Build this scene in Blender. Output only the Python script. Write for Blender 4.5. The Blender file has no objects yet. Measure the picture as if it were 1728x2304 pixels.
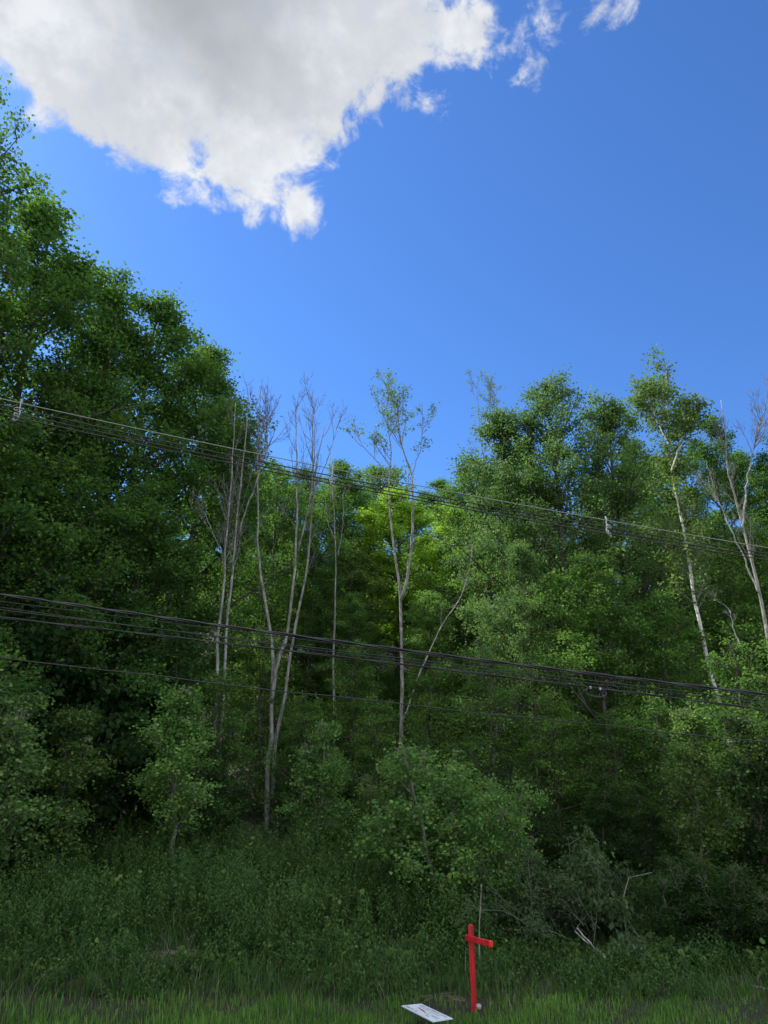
import bpy, math
import numpy as np
from mathutils import Vector

# ------------------------------------------------------------------ camera, sky, sun, exposure
scene = bpy.context.scene
COL = scene.collection
EYE = 3.9                       # the photographer stands well above the verge, across the road
PITCH = math.radians(19.6)
FPX = 1586.0                    # focal length in photo pixels (photo 1728 x 2304)

cam_d = bpy.data.cameras.new('camera'); cam = bpy.data.objects.new('camera', cam_d); COL.objects.link(cam)
cam_d.sensor_fit = 'VERTICAL'; cam_d.sensor_height = 24; cam_d.lens = 24 * FPX / 2304
cam_d.clip_start = 0.1; cam_d.clip_end = 6000
cam.location = (0, 0, EYE); cam.rotation_euler = (math.pi / 2 + PITCH, 0, 0)
scene.camera = cam

SUN_AZ = math.radians(-57)      # measured from +Y towards +X
SUN_EL = math.radians(45.5)
sun_dir = Vector((math.sin(SUN_AZ) * math.cos(SUN_EL), math.cos(SUN_AZ) * math.cos(SUN_EL), math.sin(SUN_EL)))
sd = bpy.data.lights.new('sun', 'SUN'); sd.energy = 3.6; sd.angle = math.radians(0.6); sd.color = (1.0, 0.95, 0.84)
so = bpy.data.objects.new('sun', sd); COL.objects.link(so)
so.rotation_euler = (-sun_dir).to_track_quat('-Z', 'Y').to_euler()

scene.view_settings.view_transform = 'Standard'
scene.view_settings.look = 'None'
scene.view_settings.exposure = 1.15
scene.view_settings.gamma = 1.0


def ray(px, py):
    cx = (px - 864) / FPX; cy = (1152 - py) / FPX
    return np.array([cx, math.cos(PITCH) - cy * math.sin(PITCH), math.sin(PITCH) + cy * math.cos(PITCH)])


def at(px, py, Y):
    d = ray(px, py); t = Y / d[1]
    return np.array([d[0] * t, Y, EYE + d[2] * t])


class N:                                    # tiny helper for node graphs
    def __init__(s, nt): s.nt = nt
    def new(s, t, **k):
        n = s.nt.nodes.new(t)
        for a, b in k.items(): setattr(n, a, b)
        return n
    def m(s, op, a, b=None, c=None, clamp=False):
        n = s.nt.nodes.new('ShaderNodeMath'); n.operation = op; n.use_clamp = clamp
        for i, v in enumerate((a, b, c)):
            if v is None: continue
            if isinstance(v, (int, float)): n.inputs[i].default_value = v
            else: s.nt.links.new(v, n.inputs[i])
        return n.outputs[0]
    def mixc(s, f, a, b, mode='MIX'):
        n = s.nt.nodes.new('ShaderNodeMix'); n.data_type = 'RGBA'; n.blend_type = mode; n.clamp_factor = True
        for i, v in ((0, f), (6, a), (7, b)):
            if isinstance(v, (int, float)): n.inputs[i].default_value = v
            elif isinstance(v, tuple): n.inputs[i].default_value = v if len(v) == 4 else (*v, 1)
            else: s.nt.links.new(v, n.inputs[i])
        return n.outputs[2]
    def step(s, v, lo, hi):
        n = s.nt.nodes.new('ShaderNodeMapRange'); n.interpolation_type = 'SMOOTHSTEP'
        s.nt.links.new(v, n.inputs[0]); n.inputs[1].default_value = lo; n.inputs[2].default_value = hi
        return n.outputs[0]
    def noise(s, vec, scale, detail=4, rough=0.55, dist=0.0):
        n = s.nt.nodes.new('ShaderNodeTexNoise'); n.inputs['Scale'].default_value = scale
        n.inputs['Detail'].default_value = detail; n.inputs['Roughness'].default_value = rough
        n.inputs['Distortion'].default_value = dist
        if vec is not None: s.nt.links.new(vec, n.inputs['Vector'])
        return n.outputs['Fac']
    def l(s, a, b): s.nt.links.new(a, b)


world = bpy.data.worlds.new("World"); scene.world = world; world.use_nodes = True
wn = N(world.node_tree); world.node_tree.nodes.clear()
SKY_STRENGTH = 0.10
sky = wn.new('ShaderNodeTexSky', sky_type='NISHITA'); sky.sun_disc = False
sky.sun_elevation = SUN_EL; sky.sun_rotation = SUN_AZ
sky.air_density = 1.0; sky.dust_density = 0.25; sky.ozone_density = 3.0
tc = wn.new('ShaderNodeTexCoord'); sp = wn.new('ShaderNodeSeparateXYZ'); wn.l(tc.outputs['Generated'], sp.inputs[0])
zc = wn.m('MAXIMUM', sp.outputs[2], 0.05)
U = wn.m('DIVIDE', sp.outputs[0], zc); V = wn.m('DIVIDE', sp.outputs[1], zc)      # position on a flat cloud layer at unit height
cmb = wn.new('ShaderNodeCombineXYZ'); wn.l(U, cmb.inputs[0]); wn.l(V, cmb.inputs[1])


def uv(px, py):
    d = ray(px, py); return np.array([d[0] / d[2], d[1] / d[2]])


def halfplane(a, b, inside):
    A, B, I = uv(*a), uv(*b), uv(*inside)
    n = np.array([-(B - A)[1], (B - A)[0]]); n /= np.linalg.norm(n)
    if np.dot(n, I - A) < 0: n = -n
    c = -float(np.dot(n, A))
    t = wn.m('MULTIPLY', U, float(n[0])); t2 = wn.m('MULTIPLY_ADD', V, float(n[1]), t)
    return wn.m('ADD', t2, c)


def blob(c, r, st=1.0):
    C = uv(*c); R = np.linalg.norm(uv(c[0] + r, c[1]) - C)
    du = wn.m('SUBTRACT', U, float(C[0])); dv = wn.m('MULTIPLY', wn.m('SUBTRACT', V, float(C[1])), st)
    q = wn.m('SQRT', wn.m('ADD', wn.m('MULTIPLY', du, du), wn.m('MULTIPLY', dv, dv)))
    return wn.m('SUBTRACT', float(R), q)


cen = (560, 150)
d1 = halfplane((-20, 170), (380, 430), cen)
d2 = halfplane((380, 440), (690, 540), cen)
d3 = halfplane((650, 500), (960, 215), cen)
d4 = halfplane((910, 240), (1150, 50), cen)
d5 = halfplane((1080, 140), (1085, -100), cen)
dm = wn.m('SMOOTH_MIN', wn.m('SMOOTH_MIN', d1, d2, 0.03), wn.m('MINIMUM', wn.m('MINIMUM', d3, d5), d4), 0.03)
dmain = dm
for c, r in (((1040, 85), 58), ((850, 265), 60), ((1235, 60), 46), ((1350, 15), 52), ((985, 215), 26), ((1215, 120), 20), ((390, 430), 34), ((655, 455), 62), ((570, 440), 30)):
    dm = wn.m('MAXIMUM', dm, blob(c, r, 0.8))
hole = blob((452, 332), 22, 1.0)
dm = wn.m('MINIMUM', dm, wn.m('ADD', wn.m('MULTIPLY', hole, -1.4), 0.034))
dvec = wn.new('ShaderNodeVectorMath', operation='NORMALIZE'); wn.l(tc.outputs['Generated'], dvec.inputs[0])
n1 = wn.noise(dvec.outputs[0], 7.5, 10, 0.6, 0.35)
n2 = wn.noise(dvec.outputs[0], 24, 9, 0.62, 0.35)
n3 = wn.noise(dvec.outputs[0], 4.3, 5, 0.5, 0.2)
edge = wn.m('ADD', wn.m('MULTIPLY', wn.m('SUBTRACT', n1, 0.5), 0.34), wn.m('MULTIPLY', wn.m('SUBTRACT', n2, 0.5), 0.19))
dn = wn.m('ADD', dm, edge)
alpha = wn.step(dn, -0.012, 0.055)
deep = wn.m('ADD', dmain, wn.m('ADD', wn.m('MULTIPLY', wn.m('SUBTRACT', n3, 0.5), 0.42), wn.m('MULTIPLY', wn.m('SUBTRACT', n1, 0.5), 0.22)))
thick = wn.step(deep, 0.03, 0.30)
ccol = wn.mixc(thick, (4.0, 4.1, 4.25), (2.0, 2.12, 2.25))
n4 = wn.noise(dvec.outputs[0], 11, 7, 0.58, 0.15)
ccol = wn.mixc(wn.m('MULTIPLY', wn.step(n4, 0.62, 0.38), 0.42), ccol, (2.0, 2.12, 2.35))
fluff = wn.step(n2, 0.35, 0.62)
ccol = wn.mixc(wn.m('MULTIPLY', wn.m('SUBTRACT', 1.0, fluff), 0.22), ccol, (1.9, 2.35, 3.2))
skyc = wn.mixc(1.0, sky.outputs[0], (1.0, 1.0, 1.0), 'MULTIPLY')
SKYTINT = skyc.node.inputs[7]; SKYTINT.default_value = (0.38, 0.63, 0.96, 1)
outc = wn.mixc(alpha, skyc, ccol)
fill_c = wn.m('MULTIPLY', wn.step(wn.m('MULTIPLY', V, -1.0), -0.52, -0.3), wn.step(n1, 0.40, 0.50))      # unseen clouds added overhead and behind as neutral fill light
outc = wn.mixc(fill_c, outc, wn.mixc(n2, (4.5, 4.6, 4.8), (10.0, 10.0, 10.0)))
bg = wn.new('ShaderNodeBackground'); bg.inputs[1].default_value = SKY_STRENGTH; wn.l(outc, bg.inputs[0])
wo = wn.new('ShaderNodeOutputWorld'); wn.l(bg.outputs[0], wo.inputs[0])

# ------------------------------------------------------------------ mesh helpers
rng = np.random.default_rng(7)


def nrm(v): return v / np.maximum(np.linalg.norm(v, axis=-1, keepdims=True), 1e-9)


class MB:
    """collects quads / n-gons as arrays and links them as ONE mesh"""
    def __init__(s): s.v = []; s.f = []; s.t = []; s.n = 0
    def add(s, v, f, tint=None):
        v = np.asarray(v, dtype=np.float32).reshape(-1, 3); f = np.asarray(f, dtype=np.int32)
        s.v.append(v); s.f.append(f + s.n); s.n += len(v)
        s.t.append(np.full(len(f), 0.5, np.float32) if tint is None else np.asarray(tint, np.float32))
    def mesh(s, name, mat, smooth=False):
        V = np.concatenate(s.v); me = bpy.data.meshes.new(name)
        me.vertices.add(len(V)); me.vertices.foreach_set('co', V.ravel())
        li = np.concatenate([f.ravel() for f in s.f]); tot = np.concatenate([np.full(len(f), f.shape[1], np.int32) for f in s.f])
        st = np.concatenate([[0], np.cumsum(tot)[:-1]]).astype(np.int32)
        me.loops.add(len(li)); me.loops.foreach_set('vertex_index', li)
        me.polygons.add(len(tot)); me.polygons.foreach_set('loop_start', st); me.polygons.foreach_set('loop_total', tot)
        me.polygons.foreach_set('use_smooth', np.full(len(tot), smooth))
        me.update(calc_edges=True)
        a = me.attributes.new('tint', 'FLOAT', 'FACE'); a.data.foreach_set('value', np.concatenate(s.t))
        me.materials.append(mat); me.validate()
        return me


def link(name, data, parent=None, loc=(0, 0, 0)):
    o = bpy.data.objects.new(name, data); COL.objects.link(o); o.location = loc
    if parent is not None: o.parent = parent
    return o


def tag(o, label=None, cat=None, group=None, kind=None):
    if label: o['label'] = label
    if cat: o['category'] = cat
    if group: o['group'] = group
    if kind: o['kind'] = kind
    return o


def tubes(mb, P, R, sides=5, cap=True, tint=None):
    """P (n,k,3) centre lines, R (n,k) radii"""
    P = np.asarray(P, float); R = np.asarray(R, float)
    if P.ndim == 2: P = P[None]; R = R[None]
    n, k, _ = P.shape
    T = nrm(np.gradient(P, axis=1))
    mean = nrm(P[:, -1] - P[:, 0])
    ref = np.where(np.abs(mean[:, 2:3]) > 0.8, np.array([[1., 0, 0]]), np.array([[0, 0, 1.]]))[:, None, :]
    A = nrm(np.cross(T, np.broadcast_to(ref, T.shape))); B = np.cross(T, A)
    ang = np.arange(sides) * 2 * math.pi / sides
    ring = P[:, :, None, :] + R[:, :, None, None] * (A[:, :, None, :] * np.cos(ang)[None, None, :, None] + B[:, :, None, :] * np.sin(ang)[None, None, :, None])
    V = ring.reshape(-1, 3)
    base = (np.arange(n) * k * sides)[:, None, None] + (np.arange(k - 1) * sides)[None, :, None]
    j = np.arange(sides); j2 = (j + 1) % sides
    F = np.stack([base + j, base + j2, base + sides + j2, base + sides + j], -1).reshape(-1, 4)
    mb.add(V, F, None if tint is None else np.full(len(F), tint))
    if cap and sides >= 4:
        for e in (0, k - 1):
            idx = (np.arange(n) * k * sides + e * sides)[:, None] + (j if e else j[::-1])[None, :]
            mb.f.append((idx + mb.n - len(V)).astype(np.int32)); mb.t.append(np.full(n, 0.5, np.float32))


def strips(mb, P, W, S, tint):
    """ribbons: P (n,k,3), W (n,k) half widths, S (n,3) side vector"""
    n, k, _ = P.shape
    V = np.stack([P - S[:, None] * W[:, :, None], P + S[:, None] * W[:, :, None]], 2).reshape(-1, 3)
    b = (np.arange(n) * k * 2)[:, None] + (np.arange(k - 1) * 2)[None]
    F = np.stack([b, b + 1, b + 3, b + 2], -1).reshape(-1, 4)
    mb.add(V, F, np.repeat(tint, k - 1))


def leaves(mb, C, axis, normal, size, tint, wide=0.42, fold=0.16):
    """one folded rhombus per leaf"""
    n = len(C); axis = nrm(axis); nn = nrm(normal - axis * np.sum(normal * axis, -1, keepdims=True)); side = np.cross(axis, nn)
    s = size[:, None]
    b = C; t = C + axis * s - nn * s * 0.12
    m = C + axis * s * 0.45
    l = m + side * s * wide + nn * s * fold; r = m - side * s * wide + nn * s * fold
    V = np.stack([b, l, t, r], 1).reshape(-1, 3)
    F = np.arange(n * 4).reshape(n, 4)
    mb.add(V, F, tint)


def round_leaves(mb, C, axis, normal, size, tint, wide=0.46):
    """six-cornered leaf with a pointed tip"""
    n = len(C); axis = nrm(axis); nn = nrm(normal - axis * np.sum(normal * axis, -1, keepdims=True)); side = np.cross(axis, nn)
    s = size[:, None]
    pts = [C, C + axis * s * .2 + side * s * wide * .85 + nn * s * .06, C + axis * s * .6 + side * s * wide * .8 + nn * s * .05,
           C + axis * s - nn * s * .1, C + axis * s * .6 - side * s * wide * .8 + nn * s * .05, C + axis * s * .2 - side * s * wide * .85 + nn * s * .06]
    V = np.stack(pts, 1).reshape(-1, 3)
    i = np.arange(n) * 6
    F = np.concatenate([np.stack([i, i + 1, i + 2, i + 3], -1), np.stack([i, i + 3, i + 4, i + 5], -1)])
    mb.add(V, F, np.concatenate([tint, tint]))


# ------------------------------------------------------------------ materials
def mat(name):
    m = bpy.data.materials.new(name); m.use_nodes = True; m.node_tree.nodes.clear()
    n = N(m.node_tree); out = n.new('ShaderNodeOutputMaterial'); b = n.new('ShaderNodeBsdfPrincipled'); n.l(b.outputs[0], out.inputs[0])
    return m, n, b, out


def leaf_mat(name, dark, mid, light, trans=0.42, tcol=(0.16, 0.30, 0.03), rough=0.5, var=0.25, nscale=0.5):
    m, n, b, out = mat(name)
    at_ = n.new('ShaderNodeAttribute', attribute_name='tint')
    oi = n.new('ShaderNodeObjectInfo'); g = n.new('ShaderNodeNewGeometry')
    ns = n.noise(g.outputs['Position'], nscale, 3)
    v = n.m('ADD', at_.outputs['Fac'], n.m('MULTIPLY', n.m('SUBTRACT', ns, 0.5), 0.9))
    v = n.m('ADD', v, n.m('MULTIPLY', n.m('SUBTRACT', oi.outputs['Random'], 0.5), var), clamp=True)
    r = n.new('ShaderNodeValToRGB'); n.l(v, r.inputs[0])
    e = r.color_ramp.elements; e[0].position = 0.12; e[0].color = (*dark, 1); e[1].position = 0.9; e[1].color = (*light, 1)
    k = e.new(0.5); k.color = (*mid, 1)
    n.l(r.outputs[0], b.inputs['Base Color']); b.inputs['Roughness'].default_value = rough + .12
    b.inputs['Specular IOR Level'].default_value = 0.22
    tr = n.new('ShaderNodeBsdfTranslucent')
    tm = n.mixc(0.5, r.outputs[0], tcol); n.l(tm, tr.inputs[0])
    mx = n.new('ShaderNodeMixShader'); mx.inputs[0].default_value = trans
    n.l(b.outputs[0], mx.inputs[1]); n.l(tr.outputs[0], mx.inputs[2]); n.l(mx.outputs[0], out.inputs[0])
    return m


M = {}
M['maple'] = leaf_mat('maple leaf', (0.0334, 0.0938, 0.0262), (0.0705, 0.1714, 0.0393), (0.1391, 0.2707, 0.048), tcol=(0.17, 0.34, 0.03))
M['aspen'] = leaf_mat('aspen leaf', (0.0554, 0.1325, 0.0399), (0.1089, 0.2242, 0.0632), (0.1979, 0.3313, 0.0832), tcol=(0.15, 0.28, 0.05), rough=0.42)
M['birch'] = leaf_mat('birch leaf', (0.0675, 0.1413, 0.0393), (0.1126, 0.2119, 0.0534), (0.1802, 0.2982, 0.0702), tcol=(0.2, 0.33, 0.05), rough=0.45)
M['sunlit_leaf'] = leaf_mat('leaf painted sunlit', (0.1258, 0.2556, 0.0214), (0.2304, 0.3932, 0.0287), (0.3564, 0.531, 0.0431), tcol=(0.26, 0.48, 0.05), trans=0.5)  # leaf colour brightened to imitate sunlight on the middle trees
M['sapling'] = leaf_mat('sapling leaf', (0.0524, 0.1254, 0.0299), (0.0983, 0.198, 0.045), (0.1704, 0.2772, 0.0624), tcol=(0.15, 0.28, 0.04), rough=0.4, nscale=1.2)
M['bush'] = leaf_mat('fresh bush leaf', (0.0605, 0.1616, 0.0405), (0.1208, 0.256, 0.0653), (0.2174, 0.3908, 0.0868), tcol=(0.2, 0.36, 0.05), rough=0.4, nscale=1.4)
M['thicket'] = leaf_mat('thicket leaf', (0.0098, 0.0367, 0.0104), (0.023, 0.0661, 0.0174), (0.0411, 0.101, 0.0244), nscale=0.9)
M['grey_leaf'] = leaf_mat('greyish leaf', (0.035, 0.0723, 0.0315), (0.0595, 0.1105, 0.049), (0.098, 0.1615, 0.07), nscale=1.5, rough=0.4)
M['weed'] = leaf_mat('weed leaf', (0.0218, 0.0678, 0.017), (0.0473, 0.1144, 0.0289), (0.0799, 0.161, 0.0425), nscale=0.7, rough=0.42, trans=.35)
M['grass'] = leaf_mat('verge grass', (0.0335, 0.123, 0.0218), (0.0795, 0.2153, 0.03), (0.1674, 0.3444, 0.0613), nscale=0.6, tcol=(0.25, 0.38, 0.04), trans=.35)
M['straw'] = leaf_mat('dry straw', (0.06, 0.05, 0.038), (0.14, 0.12, 0.09), (0.26, 0.23, 0.18), trans=0.15, tcol=(0.2, 0.18, 0.1), nscale=2)


def bark_mat(name, a, b_, scale=9, stretch=0.25, rough=0.85, bands=False, patch=None):
    m, n, b, out = mat(name)
    tco = n.new('ShaderNodeTexCoord'); mp = n.new('ShaderNodeMapping'); n.l(tco.outputs['Object'], mp.inputs[0])
    mp.inputs['Scale'].default_value = (1, 1, stretch)
    f = n.noise(mp.outputs[0], scale, 6, 0.65)
    c = n.mixc(n.step(f, 0.35, 0.65), a, b_)
    if bands:
        mp2 = n.new('ShaderNodeMapping'); n.l(tco.outputs['Object'], mp2.inputs[0]); mp2.inputs['Scale'].default_value = (0.8, 0.8, 3.5)
        f2 = n.noise(mp2.outputs[0], 1.3, 5, 0.7)
        c = n.mixc(n.step(f2, 0.56, 0.62), c, (0.02, 0.018, 0.016))
    if patch:
        f3 = n.noise(tco.outputs['Object'], 3.1, 4, 0.6)
        c = n.mixc(n.step(f3, 0.58, 0.66), c, patch)
    n.l(c, b.inputs['Base Color']); b.inputs['Roughness'].default_value = rough
    bp = n.new('ShaderNodeBump'); bp.inputs['Strength'].default_value = 0.5; bp.inputs['Distance'].default_value = 0.03; n.l(f, bp.inputs['Height']); n.l(bp.outputs[0], b.inputs['Normal'])
    return m


M['bark'] = bark_mat('brown grey bark', (0.035, 0.03, 0.026), (0.11, 0.10, 0.088))
M['grey_bark'] = bark_mat('pale grey bark', (0.12, 0.12, 0.115), (0.33, 0.33, 0.315), patch=(0.40, 0.42, 0.38))
M['dead_twig'] = bark_mat('dead branch', (0.10, 0.097, 0.093), (0.22, 0.215, 0.21), scale=14)
M['birch_bark'] = bark_mat('white birch bark', (0.42, 0.42, 0.40), (0.68, 0.67, 0.63), bands=True, scale=5, stretch=1)
M['young_bark'] = bark_mat('young stem bark', (0.12, 0.115, 0.095), (0.27, 0.26, 0.22), scale=20)


def simple(name, col, rough=0.5, metal=0.0, noise=0.0, nscale=30, coat=0.0, bump=0.0):
    m, n, b, out = mat(name)
    tco = n.new('ShaderNodeTexCoord'); f = n.noise(tco.outputs['Object'], nscale, 5)
    lo = tuple(c * (1 - noise) for c in col); hi = tuple(min(1, c * (1 + noise)) for c in col)
    n.l(n.mixc(n.step(f, .3, .7), lo, hi), b.inputs['Base Color'])
    b.inputs['Roughness'].default_value = rough; b.inputs['Metallic'].default_value = metal; b.inputs['Coat Weight'].default_value = coat
    if bump:
        bp = n.new('ShaderNodeBump'); bp.inputs['Strength'].default_value = bump; bp.inputs['Distance'].default_value = 0.01; n.l(f, bp.inputs['Height']); n.l(bp.outputs[0], b.inputs['Normal'])
    return m


M['red'] = bark_mat('red painted wood', (0.36, 0.008, 0.018), (0.60, 0.014, 0.024), scale=22, stretch=.12, rough=.45)
M['red_lit_end'] = simple('red wood with lit end tone', (0.75, 0.03, 0.02), 0.45, noise=0.1)  # brighter red paints in the light falling on the bar end
M['cable'] = simple('black cable jacket', (0.018, 0.019, 0.022), 0.34, noise=0.3, nscale=2)
M['alu'] = simple('weathered bare aluminium wire', (0.26, 0.28, 0.26), 0.5, metal=0.3, noise=0.15)
M['spacer'] = simple('pale grey polymer', (0.40, 0.43, 0.47), 0.4, noise=0.1)
M['stone'] = simple('pale pinkish stone', (0.33, 0.26, 0.27), 0.7, noise=0.25, nscale=8, bump=.4)
M['ink'] = simple('navy lettering', (0.03, 0.05, 0.16), 0.5)
M['ink_red'] = simple('dark red lettering', (0.30, 0.02, 0.03), 0.5)
M['sign'] = simple('white plastic sheet', (0.52, 0.60, 0.70), 0.45, noise=0.06, nscale=6)


# ------------------------------------------------------------------ ground
def hash_noise(x, y, s, k):
    return (np.sin(x * s * 1.3 + k) * np.cos(y * s * 1.1 - k * 1.7) + 0.5 * np.sin(x * s * 2.9 - y * s * 2.3 + k * 3.1)) / 1.5


def ground_z(x, y):
    x = np.asarray(x, float); y = np.asarray(y, float)
    t = np.clip((y - 14.6) / 12.5, 0, 1); t = t * t * (3 - 2 * t)
    z = t * (0.72 - 0.25 * np.clip(x / 10, -1, 1))
    h = np.clip(y - 27, 0, 110); z = z + 0.30 * h * np.clip(h / 12, 0, 1) ** 0.7
    z = z + np.clip(-x - 14, 0, 60) * 0.12 * np.clip((y - 8) / 20, 0, 1)
    z = z + 0.10 * hash_noise(x, y, 0.5, 1.0) * np.clip((y - 14) / 4, 0, 1) + 0.03 * hash_noise(x, y, 2.0, 2.0)
    return z


def ground_hit(px, py):
    d = ray(px, py); t = 1.0
    while EYE + d[2] * t > float(ground_z(d[0] * t, d[1] * t)) and t < 400: t += .02
    return np.array([d[0] * t, d[1] * t, EYE + d[2] * t])


def axis_pts(a, b, n, far):
    c = np.linspace(a, b, n); lo = a - np.geomspace(2, far, 14)[::-1]; hi = b + np.geomspace(2, far, 14)
    return np.concatenate([lo, c, hi])


gx = axis_pts(-60, 60, 121, 2500); gy = axis_pts(-10, 150, 161, 2500)
X, Y = np.meshgrid(gx, gy); Z = ground_z(X, Y)
mb = MB(); nx, ny = len(gx), len(gy)
ii = (np.arange(ny - 1) * nx)[:, None] + np.arange(nx - 1)[None]
mb.add(np.stack([X, Y, Z], -1).reshape(-1, 3), np.stack([ii, ii + 1, ii + nx + 1, ii + nx], -1).reshape(-1, 4))
gm, n, b, out = mat('ground soil')
g = n.new('ShaderNodeNewGeometry')
f1 = n.noise(g.outputs['Position'], 0.8, 6); f2 = n.noise(g.outputs['Position'], 14, 6, 0.7)
c = n.mixc(n.step(f1, .35, .65), (0.014, 0.02, 0.008), (0.028, 0.022, 0.015)); c = n.mixc(n.step(f2, .4, .7), c, (0.022, 0.032, 0.012))
n.l(c, b.inputs['Base Color']); b.inputs['Roughness'].default_value = .95
bp = n.new('ShaderNodeBump'); bp.inputs['Strength'].default_value = 1; bp.inputs['Distance'].default_value = .06; n.l(f2, bp.inputs['Height']); n.l(bp.outputs[0], b.inputs['Normal'])
tag(link('ground', mb.mesh('ground', gm, True)), kind='structure')


# ------------------------------------------------------------------ branching
def grow(R, start, d, L, K, trop=0.25, jit=0.12):
    """(n) branches as polylines of K points"""
    n = len(start); P = np.zeros((n, K, 3)); P[:, 0] = start; d = nrm(d); st = (L / (K - 1))[:, None]
    for i in range(1, K):
        P[:, i] = P[:, i - 1] + d * st
        d = nrm(d + np.array([0, 0, trop / K * 2]) + R.normal(0, jit, (n, 3)))
    return P


def spawn(R, P, L, m, t0, t1, ang, ratio, upbias=0.0, flat=0.0):
    n, K, _ = P.shape
    t = np.sort(R.uniform(t0, t1, (n, m)), axis=1) * (K - 1); i = np.clip(t.astype(int), 0, K - 2); f = (t - i)[..., None]
    a = np.arange(n)[:, None]; s = P[a, i] * (1 - f) + P[a, i + 1] * f; d = nrm(P[a, i + 1] - P[a, i])
    rv = R.normal(0, 1, (n, m, 3)); rv[..., 2] *= (1 - flat)
    perp = nrm(rv - d * np.sum(rv * d, -1, keepdims=True))
    A = np.radians(R.uniform(ang[0], ang[1], (n, m, 1)))
    nd = nrm(d * np.cos(A) + perp * np.sin(A) + np.array([0, 0, upbias]))
    nl = L[:, None] * R.uniform(ratio[0], ratio[1], (n, m)) * (1.05 - 0.55 * t / (K - 1))
    return s.reshape(-1, 3), nd.reshape(-1, 3), nl.ravel(), t.ravel() / (K - 1)


def leaf_cloud(R, mb, P, per, spread, size, up=0.9, droop=0.25, t0=0.15, kind=leaves, tint_spread=0.21, **kw):
    n, K, _ = P.shape
    cnt = n * per; a = np.repeat(np.arange(n), per); t = R.uniform(t0, 1.12, cnt) * (K - 1); i = np.clip(t.astype(int), 0, K - 2); f = (t - i)[:, None]
    c = P[a, i] + (P[a, i + 1] - P[a, i]) * f
    c = c + R.normal(0, 1, (cnt, 3)) * np.array([spread, spread, spread * 0.55])
    d = nrm(P[a, -1] - P[a, 0])
    ax = nrm(d * 0.5 + R.normal(0, 0.75, (cnt, 3)) * np.array([1, 1, .5]) + np.array([0, 0, -droop]))
    no = R.normal(0, 0.55, (cnt, 3)) + np.array([0, 0, up])
    cl = R.normal(0, tint_spread * .8, n)[a]
    kind(mb, c, ax, no, size * R.uniform(0.6, 1.25, cnt), np.clip(0.5 + cl + R.normal(0, tint_spread, cnt), 0, 1), **kw)


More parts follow.
